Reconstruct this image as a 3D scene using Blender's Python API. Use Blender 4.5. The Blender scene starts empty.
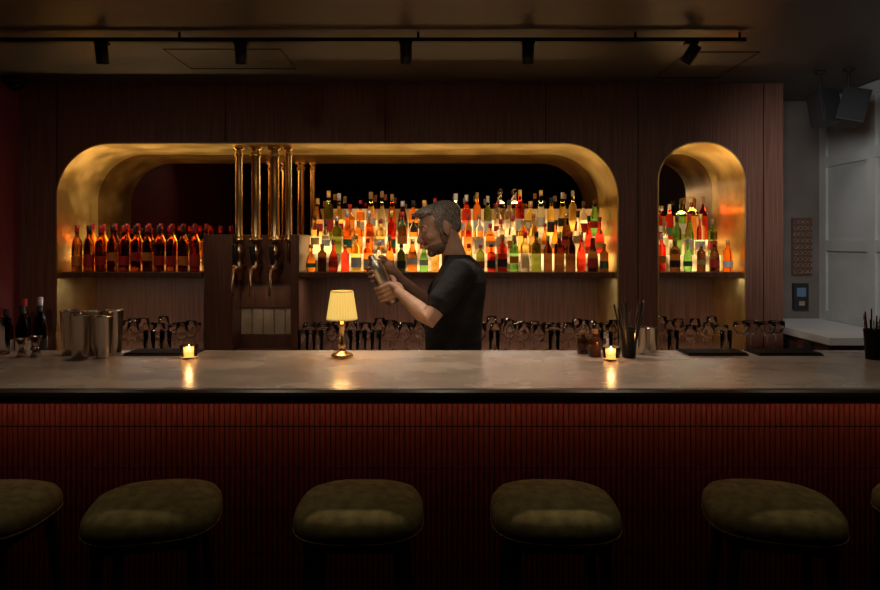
import bpy, math, random
from mathutils import Vector, Matrix
random.seed(7)
F=660.0; H=1.60
def mx(u,d): return (u-440.0)*d/F      # survey: metres across at depth d
def mz(v,d): return H-(v-245.0)*d/F    # survey: metres up at depth d
bpy.context.scene.view_settings.view_transform='Standard'

# ---------------------------------------------------------------- materials
MATS={}
def mat(name,col,rough=.5,metal=0,trans=0,ior=1.45,em=None,es=0,coat=0,spec=.5,sheen=0):
    if name in MATS: return MATS[name]
    m=bpy.data.materials.new(name); m.use_nodes=True
    b=m.node_tree.nodes['Principled BSDF']
    b.inputs['Base Color'].default_value=(*col,1)
    b.inputs['Roughness'].default_value=rough
    b.inputs['Metallic'].default_value=metal
    b.inputs['Transmission Weight'].default_value=trans
    b.inputs['IOR'].default_value=ior
    b.inputs['Coat Weight'].default_value=coat
    b.inputs['Specular IOR Level'].default_value=spec
    b.inputs['Sheen Weight'].default_value=sheen
    if em:
        b.inputs['Emission Color'].default_value=(*em,1); b.inputs['Emission Strength'].default_value=es
    MATS[name]=m; return m
def noisy(m,c1,c2,scale=(1,1,1),nscale=5,detail=5,rough=None,bump=0,lo=.35,hi=.65):
    nt=m.node_tree; b=nt.nodes['Principled BSDF']
    tc=nt.nodes.new('ShaderNodeTexCoord'); mp=nt.nodes.new('ShaderNodeMapping'); mp.inputs['Scale'].default_value=scale
    n=nt.nodes.new('ShaderNodeTexNoise'); n.inputs['Scale'].default_value=nscale; n.inputs['Detail'].default_value=detail
    r=nt.nodes.new('ShaderNodeValToRGB'); r.color_ramp.elements[0].color=(*c1,1); r.color_ramp.elements[1].color=(*c2,1)
    r.color_ramp.elements[0].position=lo; r.color_ramp.elements[1].position=hi
    nt.links.new(tc.outputs['Object'],mp.inputs['Vector']); nt.links.new(mp.outputs[0],n.inputs['Vector'])
    nt.links.new(n.outputs['Fac'],r.inputs[0]); nt.links.new(r.outputs[0],b.inputs['Base Color'])
    if rough:
        q=nt.nodes.new('ShaderNodeMapRange'); q.inputs['To Min'].default_value=rough[0]; q.inputs['To Max'].default_value=rough[1]
        q.inputs['From Min'].default_value=.3; q.inputs['From Max'].default_value=.7
        nt.links.new(n.outputs['Fac'],q.inputs['Value']); nt.links.new(q.outputs[0],b.inputs['Roughness'])
    if bump:
        bp=nt.nodes.new('ShaderNodeBump'); bp.inputs['Strength'].default_value=bump; bp.inputs['Distance'].default_value=.01
        nt.links.new(n.outputs['Fac'],bp.inputs['Height']); nt.links.new(bp.outputs[0],b.inputs['Normal'])
    return m
WOOD=noisy(mat('walnut_panel',(.05,.02,.015),.5),(.175,.074,.050),(.275,.125,.086),(26,26,.5),5,5,(.40,.5),0,.38,.62)
WOOD2=noisy(mat('walnut_joinery',(.05,.02,.015),.45),(.10,.042,.026),(.18,.078,.048),(26,26,.8),4,6,(.35,.5),0,.35,.65)
GOLD=noisy(mat('brass_leaf',(.8,.5,.15),.35,1),(.80,.54,.18),(1.0,.76,.33),(1,1,1),6,6,(.36,.5),.06)
BRASS=mat('polished_brass',(.92,.64,.30),.25,1)
COPPER=mat('aged_bronze',(.50,.31,.18),.3,1)
MIRROR=mat('smoked_mirror',(.36,.27,.22),.03,1)
STONE=noisy(mat('counter_stone',(.2,.17,.15),.4),(.31,.25,.21),(.48,.40,.345),(1,1.6,1),3.2,9,(.20,.34),.02)
EDGE=mat('counter_edge',(.05,.028,.022),.3)
TILE=noisy(mat('oxblood_tile',(.2,.03,.02),.35),(.26,.062,.042),(.36,.092,.062),(30,30,5),3,2,(.3,.45))
GROUT=mat('grout',(.03,.012,.01),.8)
CEIL=noisy(mat('ceiling_paint',(.1,.08,.07),.5),(.078,.066,.062),(.096,.082,.077),(1,1,1),2,3,(.42,.55))
REDW=noisy(mat('plum_wall_paint',(.1,.03,.035),.6),(.32,.065,.08),(.38,.085,.10),(1,1,1),3,3)
PANEL=noisy(mat('painted_panelling',(.5,.5,.48),.5),(.46,.455,.42),(.53,.525,.49),(1,1,1),4,3)
TAUPE=noisy(mat('taupe_paint',(.25,.21,.18),.6),(.15,.125,.105),(.19,.155,.13),(1,1,1),6,3)
FLOORM=noisy(mat('dark_floor',(.03,.02,.018),.5),(.02,.014,.012),(.04,.028,.022),(6,1,1),3,4,(.4,.6))
BLACK=mat('black_metal',(.012,.012,.012),.4,.6)
BLACKP=mat('black_plastic',(.02,.02,.021),.5)
STEEL=mat('brushed_steel',(.76,.66,.56),.18,1)
GLASS=mat('clear_glass',(1,1,.98),.04,0,1,1.25)
VELVET=noisy(mat('olive_velvet',(.13,.11,.05),1,spec=.05),(.13,.104,.045),(.20,.16,.07),(1,1,1),30,4,None,.15)
LEGW=mat('stained_leg',(.018,.011,.008),.4)
WHITE=mat('white_stone',(.6,.58,.55),.35)
CREAMT=noisy(mat('cream_tile',(.5,.4,.28),.3),(.42,.32,.22),(.6,.48,.34),(1,1,1),9,2)
def em(name,col,s): return mat(name,(.8,.8,.8),.5,em=col,es=s)
def glowmat(name,col,lo,hi,sc):
    m=em(name,col,1); nt=m.node_tree; b=nt.nodes['Principled BSDF']; b.inputs['Base Color'].default_value=(.5,.3,.12,1)
    n=nt.nodes.new('ShaderNodeTexNoise'); n.inputs['Scale'].default_value=sc; tc=nt.nodes.new('ShaderNodeTexCoord')
    q=nt.nodes.new('ShaderNodeMapRange'); q.inputs['From Min'].default_value=.40; q.inputs['From Max'].default_value=.66; q.inputs['To Min'].default_value=lo; q.inputs['To Max'].default_value=hi
    nt.links.new(tc.outputs['Object'],n.inputs['Vector']); nt.links.new(n.outputs['Fac'],q.inputs['Value']); nt.links.new(q.outputs[0],b.inputs['Emission Strength'])
    return m
RISER=glowmat('backlit_acrylic',(1,.60,.21),.08,2.2,9)
RISER2=glowmat('backlit_acrylic_dim',(1,.52,.16),.0,.5,5)

# ---------------------------------------------------------------- mesh builder
class MB:
    def __init__(s): s.v=[];s.f=[];s.m=[];s.s=[]
    def add(s,vs,fs,m=0,sm=True,M=None):
        o=len(s.v)
        s.v+= [tuple(M@Vector(p)) if M else tuple(p) for p in vs]
        for f in fs: s.f.append([i+o for i in f]); s.m.append(m); s.s.append(sm)
    def box(s,x0,x1,y0,y1,z0,z1,m=0,M=None):
        vs=[(x,y,z) for x in(x0,x1) for y in(y0,y1) for z in(z0,z1)]
        s.add(vs,[(0,1,3,2),(4,6,7,5),(0,4,5,1),(2,3,7,6),(0,2,6,4),(1,5,7,3)],m,False,M)
    def cbox(s,c,sz,m=0,R=None):
        M=Matrix.Translation(c)@(R.to_4x4() if R else Matrix())
        a,b_,c_=[k/2 for k in sz]; s.box(-a,a,-b_,b_,-c_,c_,m,M)
    def lathe(s,prof,M,segs=14,m=0,sm=True,ph=0):
        vs=[];fs=[];idx=[]
        for r,z in prof:
            if r<1e-6: idx.append([len(vs)]); vs.append((0,0,z))
            else:
                idx.append(list(range(len(vs),len(vs)+segs)))
                vs+=[(r*math.cos(ph+2*math.pi*i/segs),r*math.sin(ph+2*math.pi*i/segs),z) for i in range(segs)]
        for a,b_ in zip(idx,idx[1:]):
            for i in range(segs):
                j=(i+1)%segs
                if len(a)==1 and len(b_)==1: continue
                if len(a)==1: fs.append((a[0],b_[j],b_[i]))
                elif len(b_)==1: fs.append((a[i],a[j],b_[0]))
                else: fs.append((a[i],a[j],b_[j],b_[i]))
        s.add(vs,fs,m,sm,M)
    def ell(s,c,r,m=0,R=None,segs=24,rings=14,M=None):
        pr=[(math.sin(math.pi*i/rings),-math.cos(math.pi*i/rings)) for i in range(rings+1)]
        pr[0]=(0,-1);pr[-1]=(0,1)
        T=Matrix.Translation(c)@(R.to_4x4() if R else Matrix())@Matrix.Diagonal((*r,1))
        if M: T=M@T
        s.lathe(pr,T,segs,m)
    def tube(s,pts,rad,segs=12,m=0,cap=True,M=None):
        pts=[Vector(p) for p in pts]
        if not hasattr(rad,'__len__'): rad=[rad]*len(pts)
        P=list(pts);Rr=list(rad)
        if cap:
            d0=(pts[0]-pts[1]).normalized(); d1=(pts[-1]-pts[-2]).normalized()
            P=[pts[0]+d0*rad[0]*.95,pts[0]+d0*rad[0]*.7]+P+[pts[-1]+d1*rad[-1]*.7,pts[-1]+d1*rad[-1]*.95]
            Rr=[rad[0]*.25,rad[0]*.72]+Rr+[rad[-1]*.72,rad[-1]*.25]
        vs=[];fs=[];u=None
        for i,p in enumerate(P):
            t=(P[min(i+1,len(P)-1)]-P[max(i-1,0)]).normalized()
            if u is None: u=t.orthogonal().normalized()
            u=(u-t*u.dot(t)).normalized(); w=t.cross(u)
            vs+=[p+(u*math.cos(2*math.pi*k/segs)+w*math.sin(2*math.pi*k/segs))*Rr[i] for k in range(segs)]
        for i in range(len(P)-1):
            for k in range(segs):
                j=(k+1)%segs; fs.append((i*segs+k,i*segs+j,(i+1)*segs+j,(i+1)*segs+k))
        fs.append(tuple(range(segs))[::-1]); fs.append(tuple((len(P)-1)*segs+k for k in range(segs)))
        s.add(vs,fs,m,True,M)
    def rings(s,L,segs=36,m=0,e=2.4):   # (z,cx,cy,hx,hy)
        vs=[];fs=[]
        for z,cx,cy,hx,hy in L:
            for k in range(segs):
                a=2*math.pi*k/segs; c,sn=math.cos(a),math.sin(a)
                vs.append((cx+hx*math.copysign(abs(c)**(2/e),c),cy+hy*math.copysign(abs(sn)**(2/e),sn),z))
        for i in range(len(L)-1):
            for k in range(segs):
                j=(k+1)%segs; fs.append((i*segs+k,i*segs+j,(i+1)*segs+j,(i+1)*segs+k))
        fs.append(tuple(range(segs))[::-1]); fs.append(tuple((len(L)-1)*segs+k for k in range(segs)))
        s.add(vs,fs,m)
    def build(s,name,mats,parent=None,bevel=0,remesh=0,smooth=0,subsurf=0,origin=None):
        me=bpy.data.meshes.new(name)
        o_=Vector(origin) if origin else Vector((0,0,0))
        me.from_pydata([tuple(Vector(p)-o_) for p in s.v],[],s.f)
        for mm in mats: me.materials.append(mm)
        me.polygons.foreach_set('material_index',s.m); me.polygons.foreach_set('use_smooth',s.s); me.update()
        o=bpy.data.objects.new(name,me); bpy.context.scene.collection.objects.link(o); o.location=o_
        if remesh:
            r=o.modifiers.new('r','REMESH'); r.mode='VOXEL'; r.voxel_size=remesh; r.use_smooth_shade=True
        if smooth:
            r=o.modifiers.new('s','SMOOTH'); r.factor=.5; r.iterations=smooth
        if bevel:
            r=o.modifiers.new('b','BEVEL'); r.width=bevel; r.segments=3; r.limit_method='ANGLE'
        if subsurf:
            r=o.modifiers.new('ss','SUBSURF'); r.levels=subsurf; r.render_levels=subsurf
        if parent:
            o.parent=parent; o.matrix_parent_inverse=parent.matrix_world.inverted()
        return o
def T(x,y,z): return Matrix.Translation((x,y,z))
def simplebox(name,a,m,bevel=0):
    b_=MB(); b_.box(*a); return b_.build(name,[m],bevel=bevel)
def empty(name,loc):
    e=bpy.data.objects.new(name,None); bpy.context.scene.collection.objects.link(e); e.location=loc
    bpy.context.view_layer.update(); return e

# ---------------------------------------------------------------- room shell
XL,XR=-2.55,2.60; YB=4.50; YF=-2.6; ZC=2.58
WY=4.0; NY=4.464
simplebox('floor',(XL-.1,XR+.1,YF-.1,YB+.1,-.1,0),FLOORM)
simplebox('ceiling',(XL-.1,XR+.1,YF-.1,YB+.1,ZC,ZC+.1),CEIL)
simplebox('wall_left',(XL-.1,XL,YF,YB,0,ZC),REDW)
simplebox('wall_rear',(XL,XR,YF-.1,YF,0,ZC),noisy(mat('rear_wall_paint',(.06,.03,.03),.6),(.05,.025,.025),(.08,.04,.035),(1,1,1),3,3))
simplebox('wall_alcove',(2.08,XR,YB,YB+.1,0,ZC),TAUPE)
b_=MB(); b_.box(XR,XR+.1,YF,YB,0,ZC)
for y in (4.46,3.96,3.40,2.84): b_.box(XR-.016,XR,y-.038,y+.038,1.10,ZC-.01)
for z0,z1 in ((1.101,1.16),(1.56,1.63),(2.12,2.19),(2.50,2.569)): b_.box(XR-.0145,XR,2.7,4.49,z0,z1)
b_.build('wall_right',[PANEL])

def arch(xl,xr,zb,zt,r,off=0,n=14):
    xl+=off;xr-=off;zt-=off;r-=off
    p=[(xl,zb)]
    for i in range(n+1):
        a=math.pi-i*math.pi/2/n; p.append((xl+r+r*math.cos(a),zt-r+r*math.sin(a)))
    for i in range(n+1):
        a=math.pi/2-i*math.pi/2/n; p.append((xr-r+r*math.cos(a),zt-r+r*math.sin(a)))
    p.append((xr,zb)); return p
NI=[(mx(57,WY),mx(618,WY),.95,mz(143,WY),.33),(mx(657,WY),mx(745,WY),.95,mz(142,WY),.245)]
cu=bpy.data.curves.new('c','CURVE'); cu.dimensions='2D'; cu.fill_mode='BOTH'; cu.extrude=.012
def spl(pts):
    s=cu.splines.new('POLY'); s.points.add(len(pts)-1)
    for q_,p in zip(s.points,pts): q_.co=(p[0],p[1],0,1)
    s.use_cyclic_u=True
spl([(XL,0),(2.08,0),(2.08,ZC),(XL,ZC)])
for n_ in NI: spl(arch(*n_))
co=bpy.data.objects.new('c',cu); bpy.context.scene.collection.objects.link(co)
bpy.context.view_layer.update()
me=bpy.data.meshes.new_from_object(co.evaluated_get(bpy.context.evaluated_depsgraph_get()))
bpy.data.objects.remove(co)
me.transform(Matrix.Translation((0,WY+.012,0))@Matrix.Rotation(math.pi/2,4,'X'))
me.materials.clear(); me.materials.append(WOOD)
wb=bpy.data.objects.new('wall_back',me); bpy.context.scene.collection.objects.link(wb)
simplebox('wall_back_return',(2.055,2.08,WY+.026,YB,0,ZC),WOOD)
b_=MB()
for x in (-2.32,-1.30,-.33,.64,1.20,1.96):
    b_.box(x-.0022,x+.0022,WY-.0035,WY+.002,2.23 if x<1.5 and x!=1.20 and x>-2.3 else .96,ZC)
b_.build('trim_panel_joints',[mat('joint_shadow',(.006,.003,.003),.8)])
for n_ in NI:
    b_=MB(); A=arch(*n_); B=arch(*n_,off=.008)
    k=len(A); vs=[(p[0],WY-.012,p[1]) for p in A]+[(p[0],WY-.012,p[1]) for p in B]+[(p[0],NY,p[1]) for p in B]+[(p[0],WY+.002,p[1]) for p in A]
    fs=[]
    for i in range(k-1):
        fs+=[(i,i+1,k+i+1,k+i),(k+i,k+i+1,2*k+i+1,2*k+i),(3*k+i,3*k+i+1,i+1,i)]
    b_.add(vs,fs,0,True)
    o=b_.build('trim_niche_brass',[GOLD])
    md=o.modifiers.new('e','EDGE_SPLIT'); md.split_angle=math.radians(40)
    b_=MB(); b_.box(n_[0]-.02,n_[1]+.02,NY,NY+.01,.93,n_[3]+.02); b_.build('wall_mirror',[MIRROR])
    simplebox('trim_niche_sill',(n_[0]+.009,n_[1]-.009,WY-.013,NY-.001,.915,.95),WOOD2)
simplebox('back_bar_counter',(XL+.01,2.04,3.64,WY-.014,.0,.95),WOOD2)
b_=MB()
for n_ in NI: b_.box(n_[0]+.01,n_[1]-.01,NY-.02,NY-.004,.952,1.40)
b_.build('trim_lower_niche_panel',[WOOD2])

# ---------------------------------------------------------------- shelves + lit risers
SZ=1.434
def shelf(xa,xb,name='bottle_shelf'):
    b_=MB(); b_.box(xa,xb,4.03,NY-.022,SZ-.032,SZ); b_.build(name,[WOOD2],bevel=.003)
shelf(NI[0][0]+.012,-1.452); shelf(-.858,NI[0][1]-.012); shelf(NI[1][0]+.012,NI[1][1]-.012)
def riser(xa,xb,name,steps,back=None):
    b_=MB()
    for y,z0,z1 in steps: b_.box(xa,xb,y,4.452,z0,z1)
    if back: b_.box(xa,xb,4.454,4.461,back[0],back[1],1)
    b_.build(name,[RISER,RISER2])
ST=[(4.165,SZ+.001,SZ+.11),(4.265,SZ+.11,SZ+.22),(4.385,SZ+.22,SZ+.33)]
riser(-.84,NI[0][1]-.02,'backlit_bottle_riser',ST,(SZ+.2,SZ+.41))
riser(NI[1][0]+.02,NI[1][1]-.06,'backlit_bottle_riser',[(4.2,SZ+.001,SZ+.10),(4.33,SZ+.10,SZ+.2)],(SZ+.1,SZ+.36))
riser(NI[0][0]+.03,-1.47,'backlit_bottle_riser',[(4.30,SZ+.001,SZ+.05)])

# ---------------------------------------------------------------- bottles
gl=[('g_clear',(.99,.96,.88)),('g_amber',(.95,.42,.08)),('g_orange',(1,.30,.04)),('g_red',(.85,.06,.03)),('g_green',(.22,.55,.14)),
    ('g_yellow',(1,.78,.22)),('g_dark',(.10,.035,.012)),('g_honey',(1,.60,.18)),('g_olive',(.2,.25,.05)),('g_pale',(.80,.90,.80))]
BM=[mat(n,c,.03,0,1,1.33) for n,c in gl]
lab=[('l_cream',(.80,.72,.55)),('l_white',(.85,.84,.80)),('l_red',(.6,.04,.03)),('l_black',(.03,.03,.03)),('l_orange',(.85,.25,.04)),('l_gold',(.7,.5,.15)),('l_green',(.08,.25,.12))]
BM+=[mat(n,c,.55) for n,c in lab]
cap=[('k_black',(.02,.02,.02)),('k_gold',(.7,.45,.15)),('k_red',(.5,.02,.02)),('k_silver',(.6,.6,.6)),('k_wood',(.35,.18,.07))]
BM+=[mat(n,c,.35,.6 if n in('k_gold','k_silver') else 0) for n,c in cap]
PR={'wine':[(0,0),(.93,0),(1,.02),(1,.58),(.92,.65),(.55,.73),(.36,.79),(.33,.95),(.38,.955),(.38,1),(0,1)],
 'whisky':[(0,0),(.95,0),(1,.02),(1,.62),(.93,.68),(.5,.74),(.38,.79),(.38,1),(0,1)],
 'flask':[(0,0),(.8,0),(.98,.1),(1,.28),(.92,.45),(.6,.6),(.34,.68),(.3,.9),(.34,1),(0,1)],
 'slim':[(0,0),(.95,0),(1,.02),(1,.45),(.8,.6),(.45,.78),(.36,.95),(.4,1),(0,1)],
 'square':[(0,0),(1,0),(1.02,.02),(1.02,.62),(.8,.68),(.4,.71),(.36,.76),(.36,1),(0,1)],
 'decanter':[(0,0),(.9,0),(1,.08),(1,.42),(.8,.52),(.4,.58),(.32,.64),(.32,.76),(0,.76)]}
def bottle(b_,x,y,z,kind,h,r,g,l,c):
    M=T(x,y,z+.0005)@Matrix.Rotation(random.random()*6.28,4,'Z')
    pr=[(a*r,q_*h) for a,q_ in PR[kind]]
    if kind=='square':
        M=T(x,y,z+.0005)@Matrix.Rotation(random.uniform(-.15,.15),4,'Z')
        b_.lathe([(a*1.18,q_) if q_<.7*h else (a,q_) for a,q_ in pr],M,4,g,False,math.pi/4)
        if l is not None: b_.lathe([(r*1.23,h*.14),(r*1.23,h*.40)],M,4,10+l,False,math.pi/4)
    else:
        b_.lathe(pr,M,14,g)
        a0,a1=random.choice([(.14,.34),(.12,.38),(.24,.42)])
        if kind=='flask': a0,a1=.16,.30
        if l is not None: b_.lathe([(r*1.025,h*a0),(r*1.025,h*a1)],M,14,10+l)
    if kind=='decanter': b_.ell((0,0,h*.88),(r*.52,r*.52,r*.52),g,segs=12,rings=8,M=M)
    else: b_.lathe([(r*.43,h*random.uniform(.84,.9)),(r*.43,h*1.006),(0,h*1.006)],M,10,17+c)
def rnd(b_,x,y,z,hs=(.24,.30),pal=None,w=.036):
    k=random.choices(['wine','whisky','flask','slim','square'],[2,4,1.8,2,1.0])[0]
    g=random.choice(pal or [0,0,0,9,9,0,1,2,2,3,4,5,5,7,7,6,8,9])
    l=random.choice([0,0,1,1,2,3,4,5,6,None,None,None,None])
    bottle(b_,x,y,z,k,random.uniform(*hs),w*random.uniform(.80,1.06),g,l,random.randrange(5))
b_=MB()
def row(xa,xb,y,z,step,hs,pal=None,w=.034):
    n=int((xb-xa)/step)
    for i in range(n+1): rnd(b_,xa+(xb-xa)*i/n+random.uniform(-.002,.002),y+random.uniform(-.004,.004),z,hs,pal,w)
row(-.80,1.02,4.10,SZ,.070,(.16,.25),[1,2,3,4,5,6,6,8,3,7,6,0,9,6],.032)
row(-.80,1.02,4.215,SZ+.11,.069,(.19,.28),None,.032)
row(-.80,1.01,4.325,SZ+.22,.069,(.21,.31),None,.032)
for x in (.405,.50): bottle(b_,x,4.417,SZ+.33,'decanter',.22,.034,0,None,0)
b_.build('liquor_bottles',BM)
b_=MB()
row(NI[1][0]+.06,NI[1][1]-.06,4.10,SZ,.070,(.17,.25),[6,8,3,4,2,6,6],.032)
row(NI[1][0]+.06,NI[1][1]-.09,4.26,SZ+.10,.070,(.20,.28),[3,4,1,0,5,4,9],.032)
row(NI[1][0]+.06,NI[1][1]-.10,4.39,SZ+.20,.070,(.22,.3),[3,3,4,1,0,9],.032)
b_.build('liquor_bottles',BM)
b_=MB()
for i in range(11):
    x=-2.255+i*.073
    bottle(b_,x,4.10,SZ,'wine',.285,.031,6,2 if i%3 else 4,0 if i%2 else 2)
    bottle(b_,x+.033,4.22,SZ,'wine',.30,.031,[2,1,6][i%3],4 if i%3 else 0,2)
b_.build('wine_bottles',BM)
b_=MB()
for i,(u,h) in enumerate(((12,.28),(20,.33),(28,.30),(36,.34),(45,.30))):
    bottle(b_,mx(u,3.84),3.79+(i%2)*.09,.95,'wine',h,.036,[8,6,8,8,6][i],[1,0,0,1,3][i],[0,2,0,3,0][i])
b_.build('wine_bottles',BM)

# ---------------------------------------------------------------- glassware
def wineglass(b_,x,y,z,h=.17,r=.036):
    p=[(0,.0),(r*.9,.0),(r*.9,.003),(.006,.008),(.004,.02),(.004,h*.42),(r*.6,h*.5),(r,h*.68),(r*.85,h),(r*.82,h),(r*.96,h*.68),(r*.55,h*.52),(0,h*.47)]
    b_.lathe(p,T(x,y,z),12,0)
def coupe(b_,x,y,z,h=.145,r=.048):
    p=[(0,0),(r*.7,0),(r*.7,.003),(.006,.008),(.004,.02),(.004,h*.6),(r*.6,h*.7),(r,h*.86),(r,h),(r*.96,h),(r*.95,h*.87),(r*.55,h*.73),(0,h*.66)]
    b_.lathe(p,T(x,y,z),16,0)
def tumbler(b_,x,y,z,h=.11,r=.036,M=None):
    p=[(0,0),(r*.85,0),(r,h),(r*.95,h),(r*.8,.012),(0,.012)]
    b_.lathe(p,M or T(x,y,z),14,0)
def glassrow(xa,xb):
    b_=MB(); n=int((xb-xa)/.082)
    for j,y in enumerate((3.86,3.96,4.06)):
        for i in range(n+1):
            x=xa+(xb-xa)*i/n+(j%2)*.015; r=random.random()
            if j==0 and r<.55: tumbler(b_,x,y,.9505,.15,.034)
            elif r<.4: coupe(b_,x,y,.9505,.17,.040)
            else: wineglass(b_,x,y,.9505,random.choice((.18,.195,.21)))
    b_.build('bar_glasses',[GLASS])
glassrow(mx(128,4.0),mx(191,4.0))
glassrow(mx(308,4.0),mx(420,4.0))
glassrow(mx(478,4.0),mx(608,4.0))
glassrow(mx(665,4.0),mx(716,4.0))
b_=MB()
for i,u in enumerate((740,753,766,779)):
    coupe(b_,mx(u,3.78),3.76+(i%2)*.05,.9505,.21,.046)
b_.build('coupe_glasses',[GLASS])

# ---------------------------------------------------------------- beer tap unit
TE=empty('beer_tap_station',(-1.15,4.2,.951))
b_=MB()
b_.box(-1.448,-1.27,4.04,NY-.025,.951,1.665)
b_.box(-.915,-.862,4.04,NY-.025,.951,1.665)
b_.box(-1.27,-.915,4.20,4.225,1.20,1.665)
b_.box(-1.27,-.915,4.20,4.30,.951,1.03)
b_.build('tap_cabinet',[WOOD2],TE,bevel=.003)
b_=MB(); 
for i in range(5): b_.box(-1.268+i*.0706,-1.268+i*.0706+.067,4.21,4.225,1.032,1.198)
b_.build('splash_tiles',[CREAMT],TE,bevel=.002)
for k,(u,r) in enumerate(((238,.022),(255,.028),(274,.028),(288,.020))):
    x=mx(u,4.06); b_=MB()
    ztop=NI[0][3]-.009
    b_.lathe([(0,1.62),(r*1.5,1.62),(r*1.5,1.64),(r*1.2,1.645),(r,1.66),(r,2.14),(r*1.25,2.145),(r*1.25,2.165),(r,2.17),(r,ztop-.02),(r*1.6,ztop-.018),(r*1.6,ztop),(0,ztop)],T(x,4.08,0),20,0)
    if k<3:
        b_.lathe([(0,1.38),(.015,1.38),(.020,1.42),(.032,1.43),(.032,1.475),(.018,1.485),(.024,1.52),(.034,1.535),(.034,1.575),(.020,1.59),(.017,1.62),(0,1.62)],T(x,4.08,0),16,1)
        b_.tube([(x,4.07,1.455),(x,4.0,1.455),(x,3.965,1.44),(x,3.955,1.30)],[.013,.013,.012,.009],10,1)
        b_.tube([(x,4.03,1.46),(x,4.01,1.50),(x,3.995,1.59)],[.008,.010,.017],10,2)
        b_.ell((x,4.02,1.455),(.028,.026,.028),1)
        b_.tube([(x,4.08,1.47),(x,4.21,1.47)],.014,10,1)
    else: b_.tube([(x,4.08,1.62),(x,4.08,1.5),(x,4.21,1.48)],[.012,.012,.012],10,1)
    b_.build('tap_%d'%(k+1),[BRASS,COPPER,BLACKP],TE)

# ---------------------------------------------------------------- bar
BT=1.14; BX0,BX1=-2.54,2.05
b_=MB(); b_.box(BX0,BX1,2.12,2.89,BT-.045,BT)
b_.build('bar_counter_top',[STONE],bevel=.006)
b_=MB()
pr=[(2.12,BT),(2.10,BT-.001),(2.092,BT-.008),(2.090,BT-.018),(2.094,BT-.026),(2.104,BT-.030),(2.106,BT-.036),(2.112,BT-.046),(2.135,BT-.054),(2.30,BT-.056),(2.30,BT-.046),(2.12,BT-.046)]
vs=[(x,y,z) for x in(BX0,BX1) for y,z in pr]; k=len(pr)
b_.add(vs,[(i,(i+1)%k,k+(i+1)%k,k+i) for i in range(k)]+[tuple(range(k)),tuple(range(k,2*k))[::-1]],0,False)
b_.build('trim_counter_edge',[EDGE])
b_=MB(); b_.box(BX0,BX1,2.37,2.80,0,BT-.047,1)
rows=[(.9515,1.084)]; zz=.948
while zz>.12: rows.append((zz-.1485,zz-.0015)); zz-=.15
for z0,z1 in rows:
    n=int((BX1-BX0)/.019)
    for i in range(n):
        x=BX0+i*.019+.0095; R_=.0088
        vs=[];s_=6
        for zc in (z0,z1):
            for j in range(s_+1):
                a=math.pi*j/s_; vs.append((x-R_*math.cos(a),2.3715-R_*.8*math.sin(a),zc))
        b_.add(vs,[(j,j+1,s_+2+j,s_+1+j) for j in range(s_)],0,True)
        b_.add(vs,[tuple(range(s_+1))[::-1],tuple(range(s_+1,2*s_+2))],0,False)
b_.build('bar_front',[TILE,GROUT])
simplebox('trim_bar_plinth',(BX0,BX1,2.34,2.362,0,.10),EDGE)
# right return counter
b_=MB(); b_.box(2.095,XR-.018,3.55,4.495,1.06,1.10,0); b_.box(2.12,XR-.018,3.60,4.49,0,1.06,1)
for y in (3.74,4.0): b_.box(2.108,2.12,y,y+.09,.98,1.04,2)
b_.build('side_counter',[WHITE,WOOD2,BLACKP])

# ---------------------------------------------------------------- stools
def stool(x,y,rot=0):
    b_=MB(); n=44; S=.955; U=.030
    def ring(hw,hd,z,e=2.9):
        return [(math.copysign(abs(math.cos(a))**(2/e),math.cos(a))*hw*S,math.copysign(abs(math.sin(a))**(2/e),math.sin(a))*hd*S,z+U) for a in [2*math.pi*k/n for k in range(n)]]
    secs=[(.165,.160,.724),(.190,.182,.728),(.199,.190,.742),(.202,.193,.760),(.198,.189,.780),(.184,.176,.798),(.148,.142,.813),(.085,.083,.821),(.02,.02,.823)]
    vs=[];fs=[]
    for s in secs: vs+=ring(*s)
    for i in range(len(secs)-1):
        for k in range(n): j=(k+1)%n; fs.append((i*n+k,i*n+j,(i+1)*n+j,(i+1)*n+k))
    fs.append(tuple(range(n))[::-1]); fs.append(tuple((len(secs)-1)*n+k for k in range(n)))
    b_.add(vs,fs,0)
    rp=ring(.200,.191,.743); 
    for k in range(n): b_.tube([rp[k],rp[(k+1)%n]],.0032,6,0,cap=False)
    b_.box(-.145,.145,-.14,.14,.730,.760,1)
    for sx in(-1,1):
        for sy in(-1,1):
            b_.tube([(sx*.125,sy*.125,.74),(sx*.155,sy*.155,.35),(sx*.185,sy*.185,.012)],[.018,.016,.012],10,1)
    for a in (( -1,-1,1,-1),(1,-1,1,1),(1,1,-1,1),(-1,1,-1,-1)):
        b_.tube([(a[0]*.162,a[1]*.162,.28),(a[2]*.162,a[3]*.162,.28)],.009,8,1)
    o=b_.build('bar_stool',[VELVET,LEGW]); o.location=(x,y,0); o.rotation_euler=(0,0,rot)
for u,r in ((-16,.0),(155,.22),(360,.02),(554,-.04),(771,-.24),(953,.0)): stool(mx(u,2.0),2.0,r)

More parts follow.
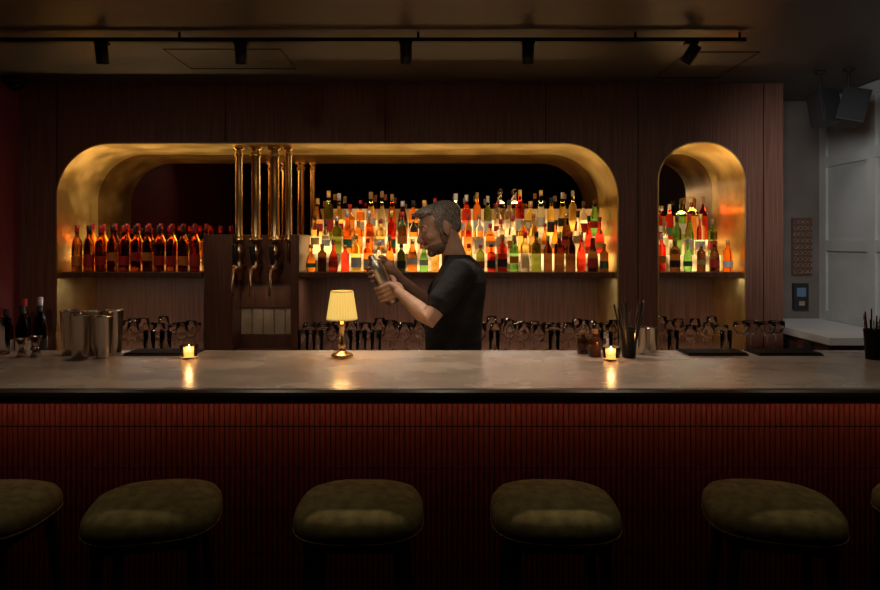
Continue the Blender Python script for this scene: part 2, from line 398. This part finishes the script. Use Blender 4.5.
# ---------------------------------------------------------------- track lights, hatches, speakers
b_=MB(); TY=3.04
b_.box(XL+.02,1.405,TY-.014,TY+.014,2.534,2.552)
for x in (-2.2,-1.2,-.1,.9,1.38): b_.tube([(x,TY,2.55),(x,TY,ZC-.003)],.006,8,0)
SP=[-1.557,-.917,-.157,.405,1.156]
for x in SP:
    b_.box(x-.03,x+.03,TY-.016,TY+.016,2.522,2.536)
    b_.tube([(x,TY,2.53),(x,TY,2.49)],.008,8,0)
    M=T(x,TY,2.48)@Matrix.Rotation(math.radians(12 if x<1 else 28),4,'X')@Matrix.Rotation(math.radians(0 if x<1 else 25),4,'Y')
    b_.lathe([(0,.045),(.025,.045),(.028,.04),(.028,-.045),(.024,-.045),(.022,-.03),(0,-.03)],M,18,0)
b_.build('track_light_rail',[BLACK])
def hatch(x0,x1,y0,y1):
    b_=MB(); t=.004
    b_.box(x0,x1,y0-t,y0,ZC-.004,ZC);b_.box(x0,x1,y1,y1+t,ZC-.004,ZC);b_.box(x0-t,x0,y0-t,y1+t,ZC-.004,ZC);b_.box(x1,x1+t,y0-t,y1+t,ZC-.004,ZC)
    b_.build('trim_ceiling_hatch',[mat('hatch_edge',(.03,.025,.022),.6)])
hatch(-1.38,-.80,3.30,3.66); hatch(1.26,1.62,3.35,3.86)
def speaker(x,y,z,rz,ry):
    b_=MB(); R=Matrix.Rotation(rz,3,'Z')@Matrix.Rotation(ry,3,'Y')@Matrix.Rotation(math.radians(-12),3,'X')
    M=T(x,y,z)@R.to_4x4()
    vs=[(-.068,-.06,-.095),(.068,-.06,-.095),(.045,.06,-.09),(-.045,.06,-.09),(-.068,-.06,.095),(.068,-.06,.095),(.045,.06,.09),(-.045,.06,.09)]
    b_.add(vs,[(0,3,2,1),(4,5,6,7),(0,1,5,4),(1,2,6,5),(2,3,7,6),(3,0,4,7)],0,False,M)
    b_.box(-.06,.06,-.066,-.0605,-.087,.087,1,M)
    b_.tube([(x,y,z+.05),(x,y+.03,z+.13),(x,y+.03,ZC-.005)],.009,8,0)
    b_.lathe([(0,ZC-.012),(.03,ZC-.012),(.03,ZC-.001),(0,ZC-.001)],T(x,y+.03,0),14,0)
    b_.build('wall_speaker',[BLACKP,mat('speaker_grille',(.012,.012,.013),.7)],bevel=.005)
speaker(mx(823,3.7),3.7,mz(109,3.7),.25,0); speaker(mx(852,3.65),3.65,mz(108,3.65),-.45,math.radians(15))
b_=MB(); b_.lathe([(0,-.0),(.055,0),(.055,-.03),(.045,-.035)],T(-2.485,3.86,ZC-.001),20,0); b_.ell((-2.485,3.86,ZC-.04),(.042,.042,.042),1)
b_.build('dome_camera',[BLACKP,mat('dome_glass',(.01,.01,.01),.05)])
b_=MB()
for i in range(4):
    for j in range(9):
        b_.lathe([(.011,0),(.014,0),(.014,.02),(.011,.02),(.011,0)],T(2.415+i*.032,4.497,1.42+j*.042)@Matrix.Rotation(math.pi/2,4,'X'),10,0)
b_.box(2.395,2.53,4.485,4.499,1.395,1.785,1)
b_.build('bronze_wall_grille',[COPPER,mat('grille_back',(.10,.06,.05),.6)])
b_=MB(); b_.box(2.40,2.50,4.475,4.499,1.16,1.34,0); b_.box(2.42,2.48,4.471,4.476,1.25,1.31,1)
b_.cbox((2.45,4.471,1.205),(.04,.006,.03),2)
b_.build('wall_control_panel',[BLACKP,mat('screen',(.02,.02,.03),.2,em=(.3,.5,.8),es=.08),STEEL])

# ---------------------------------------------------------------- objects on the bar
def tin(b_,x,y,h,r,ti=0,m=0,z=BT):
    M=T(x,y,z+.0006)@Matrix.Rotation(ti,4,'Y')
    b_.lathe([(0,0),(r*.78,0),(r*.8,.006),(r,h),(r*1.03,h+.001),(r*1.03,h+.005),(r*.97,h+.003),(r*.76,.01),(0,.01)],M,24,m)
for u,h,d in ((70,.178,2.80),(80,.17,2.70),(92,.175,2.80),(103,.165,2.70),(114,.182,2.78)):
    b_=MB(); tin(b_,mx(u,d),d,h,.038); b_.build('shaker_tin',[STEEL])
for u,h in ((22,.075),(36,.085)):
    b_=MB(); b_.lathe([(0,h*.5),(.008,h*.5),(.022,0),(.020,0),(.006,h*.47),(.006,h*.53),(.020,h),(.024,h),(.010,h*.5)],T(mx(u,2.72),2.72,BT+.0006),18,0); b_.build('jigger',[STEEL])
b_=MB(); tumbler(b_,mx(-1,2.78),2.78,BT+.0006,.15,.045)
b_.build('mixing_glass',[GLASS])
def mat_(xa,xb):
    b_=MB(); b_.box(xa,xb,2.735,2.875,BT+.0005,BT+.006)
    n=int((xb-xa)/.016)
    for i in range(n): b_.box(xa+.006+i*.016,xa+.012+i*.016,2.742,2.868,BT+.006,BT+.011)
    for j in range(8): b_.box(xa+.004,xb-.004,2.742+j*.0165,2.746+j*.0165,BT+.006,BT+.012)
    b_.build('bar_mat',[mat('rubber_mat',(.015,.015,.015),.5)])
mat_(mx(130,2.8),mx(198,2.8)); mat_(mx(683,2.8),mx(742,2.8)); mat_(mx(752,2.8),mx(815,2.8))
def candle(x,y):
    b_=MB()
    b_.lathe([(0,0),(.028,0),(.032,.01),(.036,.052),(.037,.056),(.034,.056),(.029,.012),(0,.008)],T(x,y,BT+.0006),20,0)
    b_.lathe([(0,.010),(.026,.010),(.028,.03),(0,.03)],T(x,y,BT+.0006),16,1)
    b_.lathe([(0,.030),(.004,.034),(.005,.040),(.003,.050),(0,.058)],T(x,y,BT+.0006),10,2)
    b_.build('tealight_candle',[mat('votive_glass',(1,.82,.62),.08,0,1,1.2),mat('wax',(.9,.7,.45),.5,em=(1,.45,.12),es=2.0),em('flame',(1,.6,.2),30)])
    l=bpy.data.lights.new('candle_light','POINT'); l.energy=.3; l.color=(1,.5,.18); l.shadow_soft_size=.012
    o=bpy.data.objects.new('candle_light',l); o.location=(x,y,BT+.075); bpy.context.scene.collection.objects.link(o)
candle(mx(189,2.66),2.66); candle(mx(611,2.62),2.62)
# table lamp
lx,ly=mx(342,2.70),2.70
b_=MB()
b_.lathe([(0,0),(.045,0),(.046,.008),(.042,.014),(.026,.020),(.014,.030),(.011,.04),(.017,.05),(.011,.06),(.009,.09),(.011,.125),(.016,.131),(.008,.14),(.006,.20),(0,.20)],T(lx,ly,BT+.0006),28,0)
n=60; vs=[];
for z,r in ((.158,.060),(.270,.043)):
    for k in range(n):
        a=2*math.pi*k/n; rr=r+(.0034 if k%2 else -.0024); vs.append((lx+rr*math.cos(a),ly+rr*math.sin(a),BT+z))
b_.add(vs,[(k,(k+1)%n,n+(k+1)%n,n+k) for k in range(n)],1,False)
for z,r in ((.158,.061),(.270,.044)): b_.lathe([(r-.003,z-.003),(r+.001,z-.003),(r+.001,z+.003),(r-.003,z+.003)],T(lx,ly,BT),36,2)
for a in range(3):
    a=a*2.094; b_.tube([(lx,ly,BT+.2),(lx+.042*math.cos(a),ly+.042*math.sin(a),BT+.266)],.0015,6,0)
b_.ell((lx,ly,BT+.215),(.014,.014,.02),3)
SHD=mat('pleated_shade',(.80,.60,.20),.8,em=(1,.66,.17),es=.66)
b_.build('table_lamp',[BRASS,SHD,mat('shade_trim',(.5,.4,.2),.6,em=(1,.6,.2),es=.3),em('bulb',(1,.75,.4),15)])
l=bpy.data.lights.new('lamp_light','POINT'); l.energy=1.6; l.color=(1,.62,.25); l.shadow_soft_size=.02
o=bpy.data.objects.new('lamp_light',l); o.location=(lx,ly,BT+.168); bpy.context.scene.collection.objects.link(o)
# garnish / straw cluster
DK=mat('dark_amber_glass',(.12,.04,.02),.06,0,.6)
for u,d,h,r in ((583,2.80,.085,.024),(595,2.72,.10,.026)):
    b_=MB(); b_.lathe([(0,0),(r,0),(r,h*.7),(r*.8,h*.78),(r*.4,h*.85),(r*.4,h),(0,h)],T(mx(u,d),d,BT+.0006),18,0)
    b_.lathe([(r*.5,h*.95),(r*.5,h*1.12),(0,h*1.12)],T(mx(u,d),d,BT+.0006),12,1)
    b_.build('bitters_bottle',[DK,mat('k_wood',(.3,.15,.06),.4)])
for u,d,h,r in ((624,2.84,.10,.030),(640,2.79,.11,.028),(651,2.84,.10,.026)):
    b_=MB(); tin(b_,mx(u,d),d,h,r); b_.build('steel_cup',[STEEL])
def straws(x,y,n,h0,h1,name,mats,spread):
    b_=MB(); tin(b_,x,y,.115,.034,m=0)
    for i in range(n):
        a=random.random()*6.28; r=random.random()*.022
        L=random.uniform(h0,h1); 
        b_.tube([(x+r*math.cos(a),y+r*math.sin(a),BT+.014),(x+r*math.cos(a)+spread*math.cos(a),y+r*math.sin(a)+spread*.5*math.sin(a),BT+L)],.0028,6,1+i%(len(mats)-1))
    b_.build(name,mats)
straws(mx(629,2.70),2.70,26,.18,.24,'straw_holder',[BLACK,BLACKP,mat('black_straw',(.09,.07,.055),.4),STEEL],.045)
straws(mx(873,2.66),2.66,12,.15,.20,'straw_holder',[BLACK,BLACKP,STEEL],.02)
b_=MB(); tumbler(b_,mx(606,2.84),2.84,BT+.0006,.085,.03)
b_.build('rocks_glass',[GLASS])

# ---------------------------------------------------------------- bartender
E=empty('bartender',(.06,3.2,0))
SKIN=noisy(mat('skin',(.6,.34,.24),.5),(.62,.36,.26),(.74,.47,.34),(1,1,1),25,3)
HAIR=noisy(mat('hair_grey_brown',(.15,.12,.1),.6),(.13,.105,.09),(.42,.37,.33),(60,60,20),3,3,None,.3)
BEARD=noisy(mat('beard_hair',(.12,.07,.05),.7),(.17,.105,.075),(.36,.25,.18),(90,90,40),3,3,None,.3)
CLOTH=noisy(mat('black_cotton',(.015,.015,.018),.85),(.010,.011,.014),(.022,.023,.027),(1,1,2.5),7,2,None,1.0)
HM=T(-.002,3.2,1.680)@Matrix.Rotation(math.radians(14),4,'Z')@Matrix.Rotation(math.radians(-22),4,'Y')@Matrix.Scale(1.04,4)
sk=MB()
def he(b_,c,r,R=None): b_.ell(c,r,0,R,M=HM)
he(sk,(.012,0,.035),(.093,.074,.082)); he(sk,(-.036,0,.0),(.055,.058,.084)); he(sk,(-.028,0,-.052),(.060,.053,.054))
he(sk,(-.076,0,-.088),(.021,.024,.019)); he(sk,(-.093,0,-.052),(.011,.022,.0065)); he(sk,(-.091,0,-.062),(.011,.019,.007))
sk.tube([(-.084,0,.028),(-.100,0,.002),(-.113,0,-.020)],[.008,.009,.012],10,0,M=HM)
for s in(-1,1):
    he(sk,(-.104,s*.012,-.024),(.010,.008,.008)); he(sk,(-.058,s*.036,-.014),(.026,.020,.024))
    sk.tube([(-.084,s*.010,.034),(-.081,s*.028,.037),(-.066,s*.044,.032)],[.007,.007,.006],8,0,M=HM)
    he(sk,(.014,s*.076,-.002),(.019,.008,.032),Matrix.Rotation(s*.25,3,'Z')@Matrix.Rotation(.2,3,'Y')); he(sk,(.010,s*.076,-.028),(.008,.007,.010))
    he(sk,(-.080,s*.030,.019),(.0085,.014,.009))
sk.tube([(.085,3.2,1.47),(.074,3.2,1.54),(.050,3.2,1.61),(.032,3.2,1.66)],[.062,.056,.053,.053],20)
SHN,ELN,WRN=Vector((.105,3.02,1.485)),Vector((-.045,2.955,1.268)),Vector((-.185,3.07,1.375))
SHF,ELF,WRF=Vector((.10,3.38,1.485)),Vector((-.06,3.43,1.29)),Vector((-.195,3.25,1.43))
def arm(sh,el,wr):
    u=sh.lerp(el,.35); v=sh.lerp(el,.75); a=el.lerp(wr,.22); c=el.lerp(wr,.6); e2=(el-sh).normalized()*.012+el
    sk.tube([sh.lerp(el,.3),sh.lerp(el,.5),v,e2.lerp(el,.5),a,c,wr],[.046,.047,.042,.038,.042,.034,.026],18)
arm(SHN,ELN,WRN); arm(SHF,ELF,WRF)
for s_,e_ in ((SHN,ELN),(SHF,ELF)):   # upper arm root joins the neck/torso core inside the shirt
    sk.tube([Vector((.09,3.2,1.44)),s_+Vector((0,0,-.035)),s_.lerp(e_,.4)],[.05,.036,.040],14)
AC=Vector((-.275,3.155,1.43)); ax=Vector((-.42,-.10,.90)).normalized()
ey=Vector((0,-1,0)); ey=(ey-ax*ey.dot(ax)).normalized()    # towards his left
ex=ey.cross(ax); 
if ex.x>0: ex=-ex                                          # forward
RS=.038
def hand(wr,offs,side):
    C=AC+ax*offs
    def P(th,r,k): return C+ax*k+(ey*side*math.cos(th)+ex*math.sin(th))*r
    lens=[.92,1.0,.95,.78]
    for i in range(4):
        k=(.033-.022*i)
        pm=P(-.55,RS+.018,k*.9); kn=P(.35,RS+.012,k)
        sk.tube([wr.lerp(P(-1.2,RS+.03,k*.6),.25),pm,kn],[.019,.0155,.0105],10)
    sk.tube([wr,P(-1.0,RS+.026,.0)],[.026,.026],12)
    for i,L in enumerate(lens):
        k=(.033-.022*i); pts=[];rr=[]
        for t,(th,ro) in enumerate(((.35,.012),(.75,.0115),(1.25,.011),(1.8,.0095),(2.25,.009),(2.7,.008))):
            th=.35+(th-.35)*L; pts.append(P(th,RS+ro,k)); rr.append([.0098,.0088,.0092,.0082,.0078,.0066][t])
        sk.tube(pts,rr,10)
    sk.tube([P(-.9,RS+.022,.012),P(-1.25,RS+.018,.036),P(-1.75,RS+.012,.050),P(-2.2,RS+.010,.056)],[.014,.0125,.0105,.0085],10)
hand(WRN,-.055,1); hand(WRF,.055,-1)
sk.build('body_skin',[SKIN],E,remesh=.003,smooth=3)
sm=MB(); M=T(*AC)@ax.to_track_quat('Z','Y').to_matrix().to_4x4()
sm.lathe([(0,-.12),(.028,-.12),(.030,-.115),(.037,.03),(.037,.034),(.0375,.06),(.030,.095),(.016,.11),(.016,.128),(.010,.135),(0,.135)],M,28,0)
sm.build('held_cocktail_shaker',[mat('satin_steel',(.82,.76,.70),.35,1)],E)
sh=MB(); 
def tr(L): return [(z,cx,3.2,hx,hy) for z,cx,hx,hy in L]
sh.rings(tr([(.90,.068,.132,.168),(.98,.066,.135,.166),(1.08,.064,.136,.162),(1.18,.064,.137,.165),(1.28,.070,.138,.175),(1.36,.082,.137,.187),(1.43,.096,.128,.190),(1.48,.104,.108,.175),(1.515,.100,.086,.135),(1.54,.088,.069,.085),(1.553,.080,.064,.066)]),40)
for s,el in ((SHN,ELN),(SHF,ELF)):
    inn=s+Vector((0,.04 if s.y<3.2 else -.04,-.01))
    h=s.lerp(el,.66); sh.tube([inn,s,s.lerp(el,.35),h],[.062,.066,.063,.062],22)
    sh.ell(s+Vector((0,.01 if s.y<3.2 else -.01,-.01)),(.07,.066,.062))
sh.build('t_shirt',[CLOTH],E,remesh=.005,smooth=4)
tp=MB(); tp.rings(tr([(.80,.068,.125,.168),(.90,.068,.125,.165),(.98,.066,.122,.158)]),32)
for s in(-1,1):
    tp.tube([(.068,3.2+s*.085,.86),(.06,3.2+s*.095,.70),(.05,3.2+s*.10,.48),(.06,3.2+s*.105,.30),(.07,3.2+s*.105,.07)],[.098,.090,.068,.062,.052],20)
tp.build('trousers',[mat('black_denim',(.012,.012,.014),.8)],E,remesh=.007,smooth=3)
so=MB()
for s in(-1,1):
    so.ell((.06,3.2+s*.105,.055),(.055,.048,.045)); so.ell((-.03,3.2+s*.108,.035),(.13,.048,.033)); so.box(-.14,.10,3.2+s*.107-.04,3.2+s*.107+.04,.001,.02)
so.build('shoes',[mat('black_leather',(.01,.01,.01),.4)],E,remesh=.006,smooth=3)
hr=MB(); he(hr,(.028,0,.048),(.095,.0785,.074)); he(hr,(.062,0,.002),(.046,.064,.056)); he(hr,(-.026,0,.094),(.058,.054,.028)); he(hr,(-.054,0,.092),(.030,.043,.021))
for s in(-1,1): he(hr,(-.004,s*.066,.028),(.028,.012,.030)); he(hr,(-.014,s*.068,-.002),(.009,.007,.026))
for i in range(90):
    a=random.uniform(-1,1)*.055; x0=random.uniform(-.080,.06); zt_=.100-(a/.06)**2*.03
    hr.tube([(x0+.03,a,zt_+.003),(x0+.005,a*1.05,zt_+.014),(x0-.014,a*1.1,zt_+.008)],[.006,.005,.002],6,M=HM)
o=hr.build('hair',[HAIR],E,remesh=.0035,smooth=1)
tx=bpy.data.textures.new('hair_noise','CLOUDS'); tx.noise_scale=.012
d=o.modifiers.new('d','DISPLACE'); d.texture=tx; d.strength=.006; d.mid_level=.5
bd=MB(); he(bd,(-.031,0,-.070),(.061,.0548,.044)); he(bd,(-.076,0,-.092),(.023,.028,.019)); he(bd,(-.095,0,-.041),(.009,.022,.004))
for s in(-1,1): he(bd,(-.010,s*.056,-.042),(.016,.008,.030))
o=bd.build('beard',[BEARD],E,remesh=.003,smooth=1)
d=o.modifiers.new('d','DISPLACE'); d.texture=tx; d.strength=.003; d.mid_level=.5
ey_=MB()
for s in(-1,1):
    he(ey_,(-.0835,s*.030,.017),(.0075,.010,.0055)); 
    ey_.ell((-.0903,s*.031,.0165),(.002,.0042,.0042),1,M=HM)
    ey_.tube([(-.090,s*.014,.041),(-.089,s*.030,.045),(-.074,s*.045,.039)],[.0025,.003,.002],6,2,M=HM)
ey_.build('eyes_and_brows',[mat('eye_white',(.7,.68,.65),.2),mat('iris',(.03,.02,.015),.1),HAIR],E)

# ---------------------------------------------------------------- lights
def area(name,loc,rot,sx,sy,e,col):
    l=bpy.data.lights.new(name,'AREA'); l.shape='RECTANGLE'; l.size=sx; l.size_y=sy; l.energy=e; l.color=col
    o=bpy.data.objects.new(name,l); o.location=loc; o.rotation_euler=[math.radians(a) for a in rot]; bpy.context.scene.collection.objects.link(o); return o
def spot(name,loc,tgt,e,col,ang=50,blend=.8,size=.03):
    l=bpy.data.lights.new(name,'SPOT'); l.energy=e; l.color=col; l.spot_size=math.radians(ang); l.spot_blend=blend; l.shadow_soft_size=size
    o=bpy.data.objects.new(name,l); o.location=loc; o.rotation_euler=(Vector(tgt)-Vector(loc)).to_track_quat('-Z','Y').to_euler(); bpy.context.scene.collection.objects.link(o)
for x,e in zip(SP,(6,11,34,30,11)): spot('track_spot',(x,TY,2.41),(x*.95,2.55,1.14),e,(1,.79,.58),66)
area('under_counter_led',(-.3,2.30,BT-.06),(0,0,0),4.4,.015,1.0,(1,.48,.30))
area('niche_led_main',(-.0,4.44,SZ+.44),(180,0,0),1.9,.02,2.2,(1,.72,.34))
area('niche_led_left',(-1.88,4.40,SZ+.06),(180,0,0),.75,.03,4.4,(1,.72,.34))
area('niche_led_right',(1.58,4.42,SZ+.37),(180,0,0),.35,.02,2.0,(1,.72,.34))
for x,w in ((-1.88,.75),(.12,1.8),(1.58,.45)): area('glass_fill_area',(x,4.08,SZ-.036),(0,0,0),w,.01,1.9*w,(1,.88,.72))  # area lights added below the shelves to make the glasses sparkle
area('tap_splash_led',(-1.09,4.12,1.35),(0,0,0),.25,.02,.08,(1,.8,.6))
for x in (-2.0,-.62,-.2,.2,.6,.92,1.58): spot('bottle_fill_spot',(x,4.05,NI[0][3]-.03),(x,4.22,1.5),2.8,(1,.87,.68),120,1,.008)  # small spots added at the niche tops to brighten bottles and labels
CAN=MB()
def can(x,y):
    CAN.lathe([(.034,-.055),(.040,-.055),(.040,0),(.034,0),(.034,-.055)],T(x,y,ZC-.001),20,0)
for x in (-1.7,-.85,0,.85,1.7):
    can(x,1.88); spot('stool_fill_spot',(x,1.88,ZC-.03),(x,1.88,.8),7,(1,.86,.60),66,.9,.025)  # out-of-frame spots added to brighten the stool seats
for x in (-2.1,-1.05,0,1.05,1.9):
    can(x,2.2); spot('wall_fill_spot',(x,2.2,ZC-.03),(x,4.0,1.6),18,(1,.81,.62),100,1,.03)  # fill spots added above the frame to lift the back wall
CAN.build('added_spot_cans',[BLACK])  # invented housings for the added fill spots, all out of view
spot('tap_accent',(-.917,TY,2.41),(-1.1,4.1,1.75),8,(1,.8,.6),40,.8,.02)
spot('panel_daylight',(1.3,2.4,2.3),(2.6,4.15,1.75),44,(.98,.98,1),60,.9,.2)
spot('panel_downlight',(2.35,3.95,2.55),(2.35,4.05,1.0),4,(.98,.98,1),70,.7,.05)
w=bpy.data.worlds.new('w'); bpy.context.scene.world=w; w.use_nodes=True
w.node_tree.nodes['Background'].inputs[0].default_value=(.02,.018,.02,1); w.node_tree.nodes['Background'].inputs[1].default_value=.5

cd=bpy.data.cameras.new('camera'); cam=bpy.data.objects.new('camera',cd); bpy.context.scene.collection.objects.link(cam)
cam.location=(0,0,H); cam.rotation_euler=(math.pi/2,0,0); cd.sensor_width=36; cd.lens=36*F/880; cd.shift_y=-50/880; cd.clip_start=.05
bpy.context.scene.camera=cam
